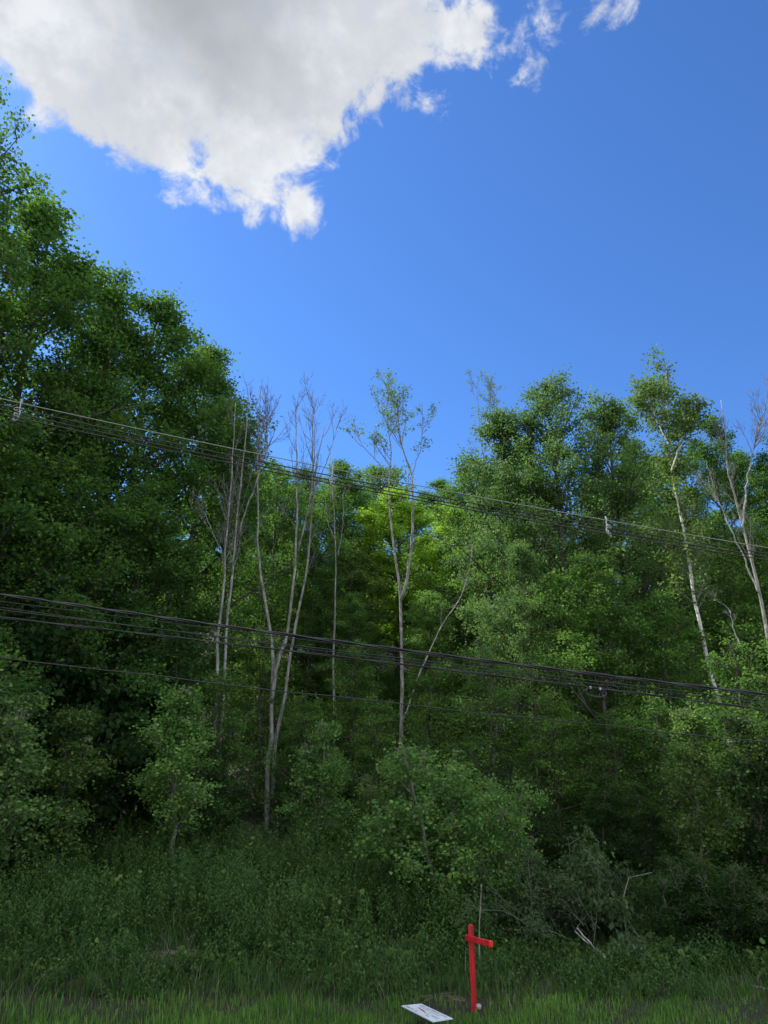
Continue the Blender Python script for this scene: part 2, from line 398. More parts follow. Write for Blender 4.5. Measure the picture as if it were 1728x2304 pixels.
def make_tree(seed, H, Rad, base=0.12, nl=42, m2=6, m3=4, per=12, leaf=0.13, spread=0.26, el=(15, 55), trunk_r=None, peak=0.35, kind=leaves,
              wobble=0.25, trop=0.3, stems=1, lf=None, tr_end=.97, up=.9, stem_spread=0.12, droop=.25, ragged=0.35):
    """returns wood MB and leaf MB, trunk foot at the origin"""
    R = np.random.default_rng(seed); wood = MB(); fol = MB()
    tr = trunk_r or H * 0.011
    for s in range(stems):
        K = 12
        a0 = R.uniform(0, 6.28); lean = stem_spread * H * (s > 0 or stems > 1) * R.uniform(.6, 1.2)
        tt = np.linspace(0, 1, K)
        hh = H * tr_end * (1 if s == 0 else R.uniform(.75, .97))
        off = np.cumsum(R.normal(0, wobble / 3, (K, 2)), axis=0) * tt[:, None] ** .5
        TP = np.stack([off[:, 0] + math.cos(a0) * lean * tt, off[:, 1] + math.sin(a0) * lean * tt, hh * tt], -1)
        TP[0, 2] = -0.5
        TR = tr * (1 - tt) ** 0.8 * (0.8 if stems > 1 else 1) + 0.015
        tubes(wood, TP, TR, 9)
        n1 = max(8, int(nl / stems))
        u = np.sort(R.uniform(0, 1, n1)); u = np.linspace(0, 1, n1) * .6 + u * .4
        h = base + (0.985 - base) * u
        az = np.arange(n1) * 2.39996 + R.uniform(-.5, .5, n1)
        env = np.where(u < peak, 0.55 + 0.45 * (u / peak), np.clip((1 - (u - peak) / (1 - peak)), 0, 1) ** 0.72 * 0.92 + 0.08)
        lob = 1 + ragged * np.sin(az * 2 + seed + u * 7) * R.uniform(.2, 1, n1) - ragged * .3
        L = Rad * env * lob * R.uniform(.75, 1.1, n1) * (0.8 if stems > 1 else 1)
        E = np.radians(el[0] + (el[1] - el[0]) * u + R.uniform(-10, 10, n1))
        d = np.stack([np.cos(az) * np.cos(E), np.sin(az) * np.cos(E), np.sin(E)], -1)
        f = h * (K - 1); i = np.clip(f.astype(int), 0, K - 2); fr = (f - i)[:, None]
        S = TP[i] * (1 - fr) + TP[i + 1] * fr; rt = TR[i] * (1 - fr[:, 0]) + TR[i + 1] * fr[:, 0]
        P1 = grow(R, S, d, L, 6, trop * .6, 0.10)
        r1 = np.minimum(rt * .6, 0.012 + L * .012)
        tubes(wood, P1, r1[:, None] * np.linspace(1, .25, 6)[None], 5, False)
        s2, d2, L2, t2 = spawn(R, P1, L, m2, 0.18, 1.0, (25, 65), (0.30, 0.55), 0.08, 0.35)
        P2 = grow(R, s2, d2, L2, 4, trop * .6, 0.14)
        tubes(wood, P2, (np.repeat(r1, m2) * .38 + .004)[:, None] * np.linspace(1, .3, 4)[None], 4, False)
        s3, d3, L3, t3 = spawn(R, P2, L2, m3, 0.25, 1.0, (25, 70), (0.35, 0.65), 0.05, 0.45)
        P3 = grow(R, s3, d3, np.maximum(L3, .25), 3, 0.1, 0.15)
        tubes(wood, P3, np.full(len(P3), 0.007)[:, None] * np.linspace(1, .4, 3)[None], 3, False)
        if per:
            keep = np.clip((L / L.max()) ** 1.1 * 1.15 + .10, 0, 1)
            P3 = P3[R.uniform(size=len(P3)) < np.repeat(keep, m2 * m3)]; P2 = P2[R.uniform(size=len(P2)) < np.repeat(keep, m2)]
            leaf_cloud(R, fol, P3, per, spread, leaf, kind=kind, up=up, droop=droop)
            leaf_cloud(R, fol, P2, max(3, per // 2), spread, leaf, t0=.6, kind=kind, up=up, droop=droop)
    return wood, fol


PROTO = {}


def proto(key, bark, leafm, **k):
    w, f = make_tree(**k)
    PROTO[key] = (w.mesh(key + '_trunk', M[bark], True), f.mesh(key + '_crown', M[leafm]), k['H'])


def place(name, key, px, depth, top_py, label, cat, group=None, wide=1.0, rz=None, leafm=None, x=None, H=None, minz=None):
    wm, fm, h = PROTO[key]
    top = at(px, top_py, depth); X_ = top[0] if x is None else x
    gz = float(ground_z(X_, depth)) - 0.05
    s = ((top[2] - gz) if H is None else H) / h
    e = link(name, None, None, (X_, depth, gz)); e.empty_display_size = .5
    e.rotation_euler = (0, 0, rng.uniform(0, 6.28) if rz is None else rz)
    w_ = wide * (s if s > .6 else s ** .8)
    e.scale = (w_, w_, s)
    tag(e, label, cat, group)
    link('trunk', wm, e); c_ = link('crown', fm, e)
    if leafm:
        c_.data = fm if fm.materials[0] == M[leafm] else LEAFVAR(fm, leafm)
    return e


_lv = {}


def LEAFVAR(me, leafm):
    k = (me.name, leafm)
    if k not in _lv:
        c_ = me.copy(); c_.materials.clear(); c_.materials.append(M[leafm]); _lv[k] = c_
    return _lv[k]


proto('maple_a', 'bark', 'maple', seed=11, H=24, Rad=6.6, base=.10, nl=56, m2=7, m3=5, per=34, leaf=.142, spread=.27)
proto('maple_b', 'bark', 'maple', seed=23, H=20, Rad=5.6, base=.08, nl=50, m2=7, m3=5, per=34, leaf=.142, spread=.27, peak=.45)
proto('maple_c', 'bark', 'maple', seed=37, H=14, Rad=4.6, base=.06, nl=44, m2=7, m3=4, per=34, leaf=.142, spread=.25, el=(5, 50))
proto('aspen_a', 'bark', 'aspen', seed=41, H=22, Rad=5.6, base=.12, nl=68, tr_end=.93, m2=7, m3=5, per=30, leaf=.105, spread=.23, el=(10, 60), kind=round_leaves, droop=.5, up=.5)
proto('aspen_b', 'bark', 'aspen', seed=43, H=18, Rad=4.6, base=.10, nl=60, tr_end=.93, m2=7, m3=5, per=30, leaf=.105, spread=.22, el=(5, 60), kind=round_leaves, droop=.5, up=.5)
proto('under_a', 'bark', 'maple', seed=51, H=9, Rad=3.2, base=.04, nl=38, m2=6, m3=4, per=15, leaf=.13, spread=.2, el=(0, 45))
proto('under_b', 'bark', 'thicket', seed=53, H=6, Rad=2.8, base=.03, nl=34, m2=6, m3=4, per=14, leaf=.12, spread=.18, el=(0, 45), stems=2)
proto('under_c', 'bark', 'maple', seed=57, H=9, Rad=3.4, base=.03, nl=36, m2=5, m3=4, per=12, leaf=.2, spread=.22, el=(-10, 40), kind=round_leaves, droop=.9, up=.5)
proto('sapling_a', 'young_bark', 'sapling', seed=61, H=6.3, Rad=1.75, ragged=.8, base=.22, nl=36, m2=6, m3=4, per=20, leaf=.085, spread=.15, el=(30, 65), trunk_r=.05, kind=round_leaves, droop=.4, up=.5)
proto('sapling_b', 'young_bark', 'sapling', seed=67, H=5, Rad=1.8, ragged=.8, base=.14, nl=34, m2=6, m3=4, per=18, leaf=.088, spread=.16, el=(25, 65), trunk_r=.04, kind=round_leaves, stems=2, droop=.4, up=.5)
proto('bush_a', 'young_bark', 'sapling', seed=71, H=4.2, Rad=2.2, ragged=.75, base=.05, nl=54, m2=6, m3=4, per=17, leaf=.082, spread=.15, el=(5, 75), trunk_r=.04, kind=round_leaves, stems=4, stem_spread=.3, droop=.4, up=.5)
proto('bush_b', 'young_bark', 'thicket', seed=73, H=3, Rad=1.9, base=.02, nl=48, m2=6, m3=3, per=18, leaf=.10, spread=.16, el=(0, 60), trunk_r=.03, stems=4, stem_spread=.35)

MT, DT = 'maple_tree', 'deciduous_tree'
G_L = 'tall leafy trees on the left'
# --- the big trees of the left
place(MT, 'aspen_a', -62, 19, 95, 'tall tree at the far left edge whose crown tips reach the cloud', 'tree', G_L, wide=.8, leafm='maple')
place(MT, 'maple_a', -60, 25, 330, 'very tall dark maple cut off by the left edge of the picture', 'tree', G_L, rz=.4)
place(MT, 'maple_b', 110, 28, 455, 'tall maple in the upper left with cloud showing white through its leaves', 'tree', G_L, rz=1.9)
place(MT, 'maple_a', 250, 31, 575, 'broad tall maple with a rounded top, right of the tallest left trees', 'tree', G_L, rz=2.8, wide=.95)
place(MT, 'maple_b', 360, 32, 660, 'sunlit maple with ragged top halfway down the left skyline slope', 'tree', G_L, rz=4.0, wide=1.05)
place(MT, 'maple_b', 480, 36, 770, 'maple at the lower right end of the left skyline, beside the bare trunks', 'tree', G_L, rz=5.2, wide=.95)
place(MT, 'maple_c', 545, 44, 940, 'small yellow-green crown low on the left skyline behind the twin bare trunks', 'tree', G_L, rz=.9, wide=.8)
# --- second storey of the left
G_U = 'understorey trees below the left skyline'
place(DT, 'maple_c', 20, 23, 930, 'dark layered tree behind the upper wires at the left edge', 'tree', G_U)
place(DT, 'maple_c', 180, 25, 1010, 'dark green tree under the broad left maple, crossed by the upper wires', 'tree', G_U)
place(DT, 'maple_c', 350, 28, 1080, 'dark tree left of the twin bare trunks, between the two sets of wires', 'tree', G_U)
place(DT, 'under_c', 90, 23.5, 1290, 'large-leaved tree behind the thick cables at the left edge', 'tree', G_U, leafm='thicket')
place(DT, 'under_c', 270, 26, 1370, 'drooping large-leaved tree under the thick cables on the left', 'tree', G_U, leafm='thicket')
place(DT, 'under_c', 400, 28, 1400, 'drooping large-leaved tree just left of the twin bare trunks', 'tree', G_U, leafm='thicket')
place(DT, 'under_a', -20, 22, 1400, 'dark understorey tree at the left edge above the pale sapling', 'tree', G_U)
place(DT, 'under_a', 488, 26.6, 1505, 'bright green young tree hiding the foot of the twin bare trunks', 'tree', G_U)
# --- centre hillside
G_C = 'trees on the hillside in the middle'
place(DT, 'maple_c', 620, 50, 1040, 'green tree behind the three-stemmed bare tree', 'tree', G_C, wide=.9)
place(DT, 'maple_b', 765, 56, 1035, 'rounded crown on the skyline between the bare trees, crossed by the upper wires', 'tree', G_C, wide=1.1)
place(DT, 'maple_c', 860, 80, 1050, 'farthest tree seen in the dip of the skyline', 'tree', G_C, wide=1.4)
place(DT, 'maple_b', 890, 58, 1100, 'bright yellow-green sunlit tree behind the forked bare tree', 'tree', G_C, leafm='sunlit_leaf', wide=1.7)
place(DT, 'maple_c', 1010, 54, 1140, 'sunlit green tree right of the forked bare tree', 'tree', G_C, leafm='sunlit_leaf', wide=1.3)
place(DT, 'maple_b', 680, 60, 1050, 'green crown on the skyline left of the rounded one', 'tree', G_C, wide=1.2)
place(DT, 'maple_b', 985, 72, 1075, 'green crown on the skyline right of the forked bare tree', 'tree', G_C, wide=1.2)
place(DT, 'maple_b', 590, 56, 1060, 'green crown just right of the left skyline slope', 'tree', G_C, wide=1.1)
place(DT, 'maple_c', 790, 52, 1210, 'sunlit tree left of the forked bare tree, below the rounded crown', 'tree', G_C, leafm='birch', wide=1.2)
place(DT, 'maple_c', 700, 48, 1230, 'green tree behind the single thin bare trunk', 'tree', G_C)
place(DT, 'maple_c', 800, 46, 1330, 'tree in front of the bright yellow-green tree', 'tree', G_C, leafm='bush')
place(DT, 'maple_c', 970, 44, 1330, 'green tree behind the leaning bare trunk', 'tree', G_C, leafm='bush')
place(DT, 'under_a', 600, 37, 1410, 'young tree behind the fork of the multi-stemmed bare tree', 'tree', G_C)
place(DT, 'under_a', 790, 35, 1440, 'bright leafed young tree between the thick cables and the lowest wire, centre', 'tree', G_C)
place(DT, 'under_a', 690, 30, 1560, 'layered young tree right of the multi-stemmed bare tree foot', 'tree', G_C)
place(DT, 'under_a', 850, 29, 1560, 'layered young tree left of the forked bare tree foot', 'tree', G_C)
place(DT, 'under_a', 960, 30, 1500, 'layered young tree right of the forked bare tree foot', 'tree', G_C)
place(DT, 'under_b', 500, 26.2, 1640, 'low dark shrubby tree in front of the feet of the twin bare trunks', 'tree', G_C, wide=.8)
place(DT, 'under_b', 900, 27, 1660, 'dark shrubby tree just behind the big bush', 'tree', G_C)
# --- right
G_R = 'tall leafy trees on the right'
AT = 'aspen_tree'
place(AT, 'aspen_a', 1235, 33, 800, 'tallest dense crown of the right group, with a two-lobed top', 'tree', G_R, rz=.3, wide=.98)
place(AT, 'aspen_b', 1125, 35, 890, 'leafy tree on the left shoulder of the dense right group', 'tree', G_R, rz=1.5, wide=.95)
place(AT, 'aspen_b', 1345, 34, 860, 'leafy tree between the tallest dense crown and the white birch', 'tree', G_R, rz=2.3, wide=.85)
place(DT, 'maple_c', 1050, 48, 1030, 'small rounded tree at the left foot of the right group', 'tree', G_R)
place(DT, 'maple_b', 1590, 38, 930, 'leafy tree behind the white birch and the bare purple twigs', 'tree', G_R, wide=.7)
place(DT, 'maple_b', 1745, 36, 960, 'leafy tree cut by the right edge of the picture', 'tree', G_R, wide=.7)
place(DT, 'maple_c', 1460, 40, 1040, 'green tree behind the middle of the white birch', 'tree', G_R)
place(AT, 'aspen_b', 1180, 29, 1180, 'grey-green tree below the dense right group, behind the wires', 'tree', G_R, wide=.9)
place(DT, 'maple_c', 1330, 28, 1240, 'dark green tree below the wire spacer on the right', 'tree', G_R)
place(DT, 'maple_c', 1470, 27.5, 1330, 'layered tree left of the white birch trunk', 'tree', G_R)
place(DT, 'maple_c', 1680, 31, 1180, 'layered tree behind the patchy grey trunk at the right edge', 'tree', G_R)
place(DT, 'under_a', 1100, 26, 1480, 'young tree behind the thick cables above the big bush', 'tree', G_R)
place(DT, 'under_a', 1240, 25, 1560, 'young tree under the cable coil', 'tree', G_R)
place(DT, 'under_a', 1370, 24.5, 1600, 'young tree between the cable coil and the birch foot', 'tree', G_R)
place(DT, 'under_a', 1480, 24, 1560, 'young tree at the foot of the white birch', 'tree', G_R)
place(DT, 'under_a', 1650, 23, 1440, 'young tree right of the white birch at the level of the cables', 'tree', G_R)
place(DT, 'under_a', 1760, 23, 1420, 'young tree cut by the right edge below the patchy trunk', 'tree', G_R)
place(DT, 'under_b', 1180, 23, 1700, 'dark shrubby tree right of the big bush', 'tree', G_R)
place(DT, 'under_b', 1320, 22, 1740, 'dark shrubby tree above the brush pile', 'tree', G_R)
place(DT, 'under_b', 1440, 21.5, 1760, 'dark shrubby tree left of the tall pale-stemmed sapling', 'tree', G_R)
place(DT, 'maple_b', 1180, 44, 985, 'green tree glimpsed behind the dense right group', 'tree', G_R, wide=.9)
place(DT, 'maple_b', 1420, 45, 985, 'green tree glimpsed just left of the birch crown, farther back', 'tree', G_R, wide=.9)
place(DT, 'maple_b', 1650, 47, 1010, 'farther green tree behind the bare purplish twigs', 'tree', G_R, wide=.9)
# --- trees beyond the left edge of the picture, whose shade covers the meadow
for i, (x_, y_, h_) in enumerate(((-24, 21, 25), (-29, 31, 26), (-22, 13, 23), (-35, 42, 26), (-25, 4, 22), (-33, 20, 26))):
    place(MT, 'maple_a' if i % 2 else 'maple_b', 0, y_, 0, 'tall maple beyond the left edge of the picture', 'tree', 'shade trees outside the picture', x=x_, H=h_, wide=1.1)

# --- saplings and bushes
SP = 'sapling'
place(SP, 'sapling_a', 420, 23, 1540, 'slender young tree standing alone at the back of the meadow', 'sapling', 'saplings along the meadow', wide=1.22, rz=1.0, leafm='bush')
place(SP, 'sapling_b', 730, 24, 1625, 'young leafy tree at the back of the meadow, right of centre of the weeds', 'sapling', 'saplings along the meadow', wide=1.0, rz=2.2, leafm='bush')
place(SP, 'sapling_b', 60, 21, 1560, 'pale round-leafed sapling at the left edge of the meadow', 'sapling', 'saplings along the meadow', wide=1.05, leafm='aspen')
place(SP, 'sapling_b', 175, 22.5, 1600, 'round-leafed sapling second from the left edge of the meadow', 'sapling', 'saplings along the meadow', wide=1.1)
place(SP, 'sapling_b', -20, 19.5, 1530, 'tall round-leafed sapling cut by the left edge', 'sapling', 'saplings along the meadow', wide=1.1, leafm='aspen')
place('bush', 'bush_a', 985, 20, 1680, 'big round leafy bush right behind the red cross', 'bush', 'bushes on the bank', wide=1.25, leafm='bush')
place('bush', 'bush_a', 1095, 19.4, 1750, 'leafy bush right of the big round bush, above the cross arm', 'bush', 'bushes on the bank', wide=.95, leafm='bush')
place('bush', 'bush_a', 890, 21.5, 1740, 'leafy bush left of the big round bush, with a thin pale stem', 'bush', 'bushes on the bank', wide=.75)
place(SP, 'sapling_a', 1535, 20, 1590, 'tall pale-stemmed young tree in the thicket on the right', 'sapling', 'saplings in the thicket on the right', wide=1.0)
place(SP, 'sapling_b', 1650, 20, 1600, 'young leafy tree right of the tall pale-stemmed one', 'sapling', 'saplings in the thicket on the right', wide=1.0, leafm='thicket')
place(SP, 'sapling_b', 1745, 19, 1620, 'young leafy tree cut by the right edge above the bank', 'sapling', 'saplings in the thicket on the right', wide=1.0, leafm='thicket')
place('bush', 'bush_b', 1215, 18.6, 1935, 'grey-green leafy shrub at the top of the brush pile', 'bush', 'bushes on the bank', leafm='grey_leaf', wide=.75)
place('bush', 'bush_b', 1500, 18, 1930, 'dark bush with one bright leaf spray right of the brush pile', 'bush', 'bushes on the bank')
place('bush', 'bush_b', 1620, 17.6, 1950, 'dark layered bush on the right bank', 'bush', 'bushes on the bank')
place('bush', 'bush_b', 1735, 17.2, 1970, 'dark bush cut by the right edge low on the bank', 'bush', 'bushes on the bank')
place('bush', 'bush_b', 1370, 18.8, 1960, 'bush with drooping leaves beside the brush pile', 'bush', 'bushes on the bank')


# ------------------------------------------------------------------ bare and dying trees traced stem by stem
def smooth_line(pts, K):
    p = np.array(pts, float); d = np.concatenate([[0], np.cumsum(np.linalg.norm(np.diff(p, axis=0), axis=1))]); d /= d[-1]
    t = np.linspace(0, 1, K)
    # catmull-rom
    out = np.zeros((K, 3)); n_ = len(p)
    for k, u in enumerate(t):
        i = min(max(np.searchsorted(d, u) - 1, 0), n_ - 2); f = (u - d[i]) / max(d[i + 1] - d[i], 1e-6)
        p0, p1, p2, p3 = p[max(i - 1, 0)], p[i], p[i + 1], p[min(i + 2, n_ - 1)]
        m1 = (p2 - p0) / 2; m2_ = (p3 - p1) / 2
        out[k] = (2 * f**3 - 3 * f**2 + 1) * p1 + (f**3 - 2 * f**2 + f) * m1 + (-2 * f**3 + 3 * f**2) * p2 + (f**3 - f**2) * m2_
    return out


def stem_tree(name, seed, depth, stems, label, cat, bark='grey_bark', twig='dead_twig', group=None, side=None, leafm=None, per=0, leaf=.09, spread=.12,
              n1=16, t0=.55, Lr=(1.2, 3.2), ang=(18, 40), up=.25, m2=5, m3=4, kind=leaves, to_ground=True, taper=.5):
    """stems: (pixel points from foot to tip, r0, r1, depth offset at tip)"""
    R = np.random.default_rng(seed); root_px = stems[0][0][0]; b0 = at(root_px[0], root_px[1], depth)
    gz = float(ground_z(b0[0], depth)); org = np.array([b0[0], depth, gz if to_ground else b0[2]])
    e = link(name, None, None, tuple(org)); e.empty_display_size = .5; tag(e, label, cat, group)
    wood, fol = MB(), MB()
    for si, (pts, r0, r1, dof) in enumerate(stems):
        n_ = len(pts); tw = MB()
        W = np.array([at(px, py, depth + dof * (i / (n_ - 1))) for i, (px, py) in enumerate(pts)])
        if si == 0 and to_ground:
            W = np.concatenate([[np.array([W[0][0] + (W[0][0] - W[1][0]) * .2, W[0][1], gz - .4])], W])
        K = 22; L = smooth_line(W, K) - org
        L[1:-1] += R.normal(0, .02, (K - 2, 3))
        rr = np.linspace(r0, r1, K) * .66 * R.uniform(.93, 1.07, K)
        tubes(wood, L, rr, 9)
        if r0 < 0.055 and n1 > 4: nn_ = max(2, n1 // 4)
        else: nn_ = n1
        length = np.linalg.norm(L[-1] - L[0])
        s1, d1, L1, t1 = spawn(R, L[None], np.array([1.0]), nn_, t0 if si == 0 or r0 > .04 else .25, .99, ang, (1, 1), up)
        L1 = R.uniform(Lr[0], Lr[1], nn_) * (1.1 - taper * t1) * min(1, length / 6 + .25)
        P1 = grow(R, s1, d1, L1, 7, .5, .09); tubes(tw, P1, (.008 + L1 * .005)[:, None] * np.linspace(1, .3, 7)[None], 5, False)
        s2, d2, L2, _ = spawn(R, P1, L1, m2, .15, 1, (20, 50), (.3, .6), .15)
        P2 = grow(R, s2, d2, L2, 5, .35, .1); tubes(tw, P2, np.full(len(P2), .0075)[:, None] * np.linspace(1, .5, 5)[None], 4, False)
        s3, d3, L3, _ = spawn(R, P2, L2, m3, .2, 1, (20, 50), (.3, .6), .1)
        P3 = grow(R, s3, d3, np.maximum(L3, .18), 3, .2, .1); tubes(tw, P3, np.full(len(P3), .0045)[:, None] * np.linspace(1, .6, 3)[None], 3, False)
        link('branches', tw.mesh('branches', M[twig], True), e)
        if per:
            sel = R.uniform(size=len(P3)) < np.repeat(np.clip(L1 / L1.max() * 1.2, .1, .9), m2 * m3)
            leaf_cloud(R, fol, P3[sel], per, spread, leaf, kind=kind, up=.5, droop=.4)
    link('trunk', wood.mesh('trunk', M[bark], True), e)
    if per: link('crown', fol.mesh('crown', M[leafm]), e)
    return e


G_B = 'bare grey trees in front of the wood'
BT = 'bare_tree'
stem_tree(BT, 1, 27.2, [([(488, 1570), (490, 1476), (498, 1358), (507, 1236), (518, 1114), (523, 1033), (530, 905)], .125, .025, .6),
                      ([(500, 1245), (469, 1175), (453, 1135)], .035, .012, -.6)],
          'left bare grey trunk of the close pair, left of centre', 'bare tree', group=G_B, n1=15)
stem_tree(BT, 2, 27.6, [([(503, 1560), (507, 1468), (516, 1354), (529, 1216), (540, 1102), (550, 1025), (559, 895)], .12, .025, .8),
                        ([(536, 1204), (560, 1130), (579, 1078), (597, 1010), (604, 930)], .06, .015, -.7)],
          'right bare grey trunk of the close pair, with a long side limb', 'bare tree', group=G_B, n1=15)
stem_tree(BT, 3, 31, [([(605, 1710), (608, 1660), (613, 1542), (611, 1452), (597, 1354), (581, 1249), (583, 1175), (579, 1078), (581, 980), (588, 885)], .165, .022, .8),
                      ([(612, 1580), (622, 1500), (644, 1430), (658, 1318), (666, 1236), (668, 1094), (666, 992), (664, 915)], .13, .025, -.5),
                      ([(668, 1245), (688, 1170), (701, 1100), (703, 1013), (706, 915)], .07, .02, -1.2)],
          'bare pale tree forking low into three tall stems, with lichen spots near its foot', 'bare tree', group=G_B, n1=14)
stem_tree(BT, 4, 32.2, [([(618, 1690), (624, 1643), (644, 1542), (660, 1432), (681, 1330), (695, 1236), (705, 1110), (712, 1040), (730, 960)], .14, .03, .6),
                        ([(710, 1090), (735, 1040), (752, 985), (768, 930)], .045, .012, .5)],
          'bare leaning tree just right of the three-stemmed one, its tip bending right', 'bare tree', group=G_B, n1=13)
stem_tree(BT, 5, 38, [([(752, 1600), (751, 1460), (755, 1338), (756, 1236), (751, 1135), (746, 1074), (742, 1010)], .12, .015, .5),
                      ([(760, 1249), (772, 1175), (772, 1114), (790, 1080)], .05, .012, -.6),
                      ([(754, 1215), (737, 1170), (731, 1110)], .035, .01, .6)],
          'thin single bare trunk in the centre, ending below the upper wires', 'bare tree', group=G_B, n1=6, Lr=(.6, 1.4), t0=.7)
stem_tree('dying_tree', 6, 33, [([(900, 1700), (904, 1603), (904, 1480), (902, 1350), (890, 1257), (882, 1196), (874, 1094), (880, 1021), (868, 905)], .165, .02, .5),
                                ([(902, 1350), (912, 1318), (925, 1236), (929, 1114), (923, 1053), (900, 992), (892, 890)], .12, .02, -.6),
                                ([(880, 1075), (850, 1040), (815, 1000), (790, 950)], .04, .012, .8),
                                ([(925, 1070), (945, 1010), (955, 940)], .04, .012, -.8)],
          'forked grey tree with a sparse half-dead crown against the sky in the centre', 'tree', group=G_B, n1=13, t0=.66, Lr=(1.4, 3.6), ang=(25, 55), leafm='aspen', per=4, leaf=.11)
stem_tree('leaning_trunk', 7, 31.5, [([(905, 1640), (915, 1603), (935, 1540), (961, 1480), (985, 1425), (1006, 1391), (1035, 1350), (1055, 1290), (1063, 1225)], .085, .02, .5)],
          'thin bare trunk leaning to the right from the foot of the forked tree', 'bare tree', group=G_B, n1=5, Lr=(.8, 1.6), t0=.6)
stem_tree('dying_tree', 8, 37, [([(1100, 1250), (1091, 1061), (1079, 968), (1070, 850)], .11, .012, .5), ([(1108, 1120), (1112, 982), (1112, 860)], .06, .012, -.4)],
          'nearly dead tree with vine leaves, poking above the left shoulder of the right group', 'tree', group=G_B, n1=14, t0=.4, Lr=(1.0, 2.6), ang=(30, 60), leafm='aspen', per=1, leaf=.12, bark='dead_twig')
stem_tree('birch_tree', 9, 27, [([(1640, 1690), (1628, 1624), (1609, 1549), (1588, 1474), (1574, 1399), (1560, 1333), (1548, 1249), (1536, 1179), (1513, 1071), (1503, 968), (1499, 820)], .17, .02, 1.5),
                                ([(1510, 1060), (1535, 990), (1555, 920)], .05, .015, -.5), ([(1505, 1000), (1470, 930), (1455, 880)], .045, .015, .5)],
          'white birch with black bands on its leaning trunk and a pale airy crown', 'tree', bark='birch_bark', twig='young_bark', n1=64, t0=.44, Lr=(1.5, 3.1), ang=(35, 70), up=.12, leafm='birch', per=8, leaf=.11, m2=6, m3=4, kind=round_leaves, spread=.2, taper=.8)
stem_tree('dying_tree', 10, 25, [([(1745, 1560), (1728, 1446), (1719, 1390), (1700, 1296), (1682, 1226), (1653, 1118), (1635, 1052), (1630, 960), (1622, 900)], .16, .02, .6),
                                 ([(1672, 1190), (1680, 1090), (1700, 990), (1722, 920)], .06, .012, -.6),
                                 ([(1706, 1335), (1680, 1270), (1640, 1180), (1610, 1110), (1590, 1040)], .05, .012, .8)],
          'patchy grey trunk at the right edge with a fan of bare purplish twigs above', 'tree', bark='grey_bark', n1=16, t0=.6, Lr=(1.0, 2.6), ang=(15, 40), group=G_B)
stem_tree('fallen_tree', 11, 23.5, [([(1728, 1560), (1700, 1515), (1660, 1440), (1648, 1405), (1638, 1370), (1605, 1350)], .05, .015, .4)],
          'thin pale broken trunk slanting down to the right edge above the cables', 'fallen trunk', n1=3, Lr=(.3, .8), to_ground=False)

# ------------------------------------------------------------------ undergrowth and far wood (uncountable masses)
R = np.random.default_rng(99)


def shrub_mass(mb, cx, cy, cz, rad, hgt, nleaf, size, R, kind=leaves):
    u = R.normal(0, 1, (nleaf, 3)); u = nrm(u); u[:, 2] = np.abs(u[:, 2]) * .9 + .05
    rr = R.uniform(.55, 1.05, nleaf)[:, None] * (1 + .25 * np.sin(u[:, :1] * 6 + cx) * np.cos(u[:, 1:2] * 5 + cy))
    c_ = np.array([cx, cy, cz]) + u * rr * np.array([rad, rad, hgt])
    kind(mb, c_, u * .4 + R.normal(0, .7, (nleaf, 3)) + [0, 0, -.2], R.normal(0, .5, (nleaf, 3)) + u * .4 + [0, 0, .7], size * R.uniform(.6, 1.3, nleaf), np.clip(R.normal(.45, .18, nleaf) + R.normal(0, .1), 0, 1))


ug = MB()
for i in range(420):
    y_ = 27.5 + R.uniform(0, 1) ** 1.4 * 34; x_ = R.uniform(-.75, .72) * (y_ + 2)
    if y_ < 31 and x_ < -1: continue
    r_ = R.uniform(1.0, 2.2); shrub_mass(ug, x_, y_, float(ground_z(x_, y_)) - .1, r_, r_ * R.uniform(.8, 1.7), int(420 * r_), .13, R)
for i in range(170):
    y_ = R.uniform(36, 58); x_ = R.uniform(-.25, .25) * y_ + 2
    r_ = R.uniform(1.2, 2.3); shrub_mass(ug, x_, y_, float(ground_z(x_, y_)) - .1, r_, r_ * R.uniform(.7, 1.2), int(330 * r_), .14, R)
for i in range(80):                         # the right hand bank comes forward
    y_ = R.uniform(18.5, 27.5); x_ = R.uniform(2.2 if y_ > 20.5 else 4.5, .68 * y_)
    r_ = R.uniform(.6, 1.2); shrub_mass(ug, x_, y_, float(ground_z(x_, y_)) - .1, r_, r_ * R.uniform(.9, 1.6), int(520 * r_), .10, R)
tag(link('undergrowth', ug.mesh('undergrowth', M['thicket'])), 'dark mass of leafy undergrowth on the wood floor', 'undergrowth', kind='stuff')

fw = MB(); fwt = MB()
for i in range(70):
    y_ = R.uniform(56, 125); x_ = R.uniform(-.62, .72) * y_
    z_ = float(ground_z(x_, y_)); h_ = R.uniform(10, 14); r_ = R.uniform(3, 4.4)
    if -0.12 * y_ < x_ < 0.12 * y_: h_ *= .72
    tubes(fwt, np.array([[x_, y_, z_ - .5], [x_ + .2, y_, z_ + h_ * .5], [x_, y_, z_ + h_ * .9]]), np.array([.22, .15, .04]), 6, False)
    for k in range(34):
        a_ = R.uniform(0, 6.28); hh = R.uniform(.2, 1); q = r_ * (1 - (2 * abs(hh - .5)) ** 2.2) ** .5 * R.uniform(.5, 1) + .3
        shrub_mass(fw, x_ + math.cos(a_) * q, y_ + math.sin(a_) * q, z_ + hh * h_ - .5, R.uniform(.9, 1.5), R.uniform(.6, 1.1), 95, .3, R)
far = link('distant_wood', fw.mesh('distant_wood', M['maple'])); tag(far, 'far hillside wood closing the view behind the nearer trees', 'wood', kind='stuff')
tr_ = link('trunks', fwt.mesh('trunks', M['bark'], True), far); tr_['kind'] = 'stuff'

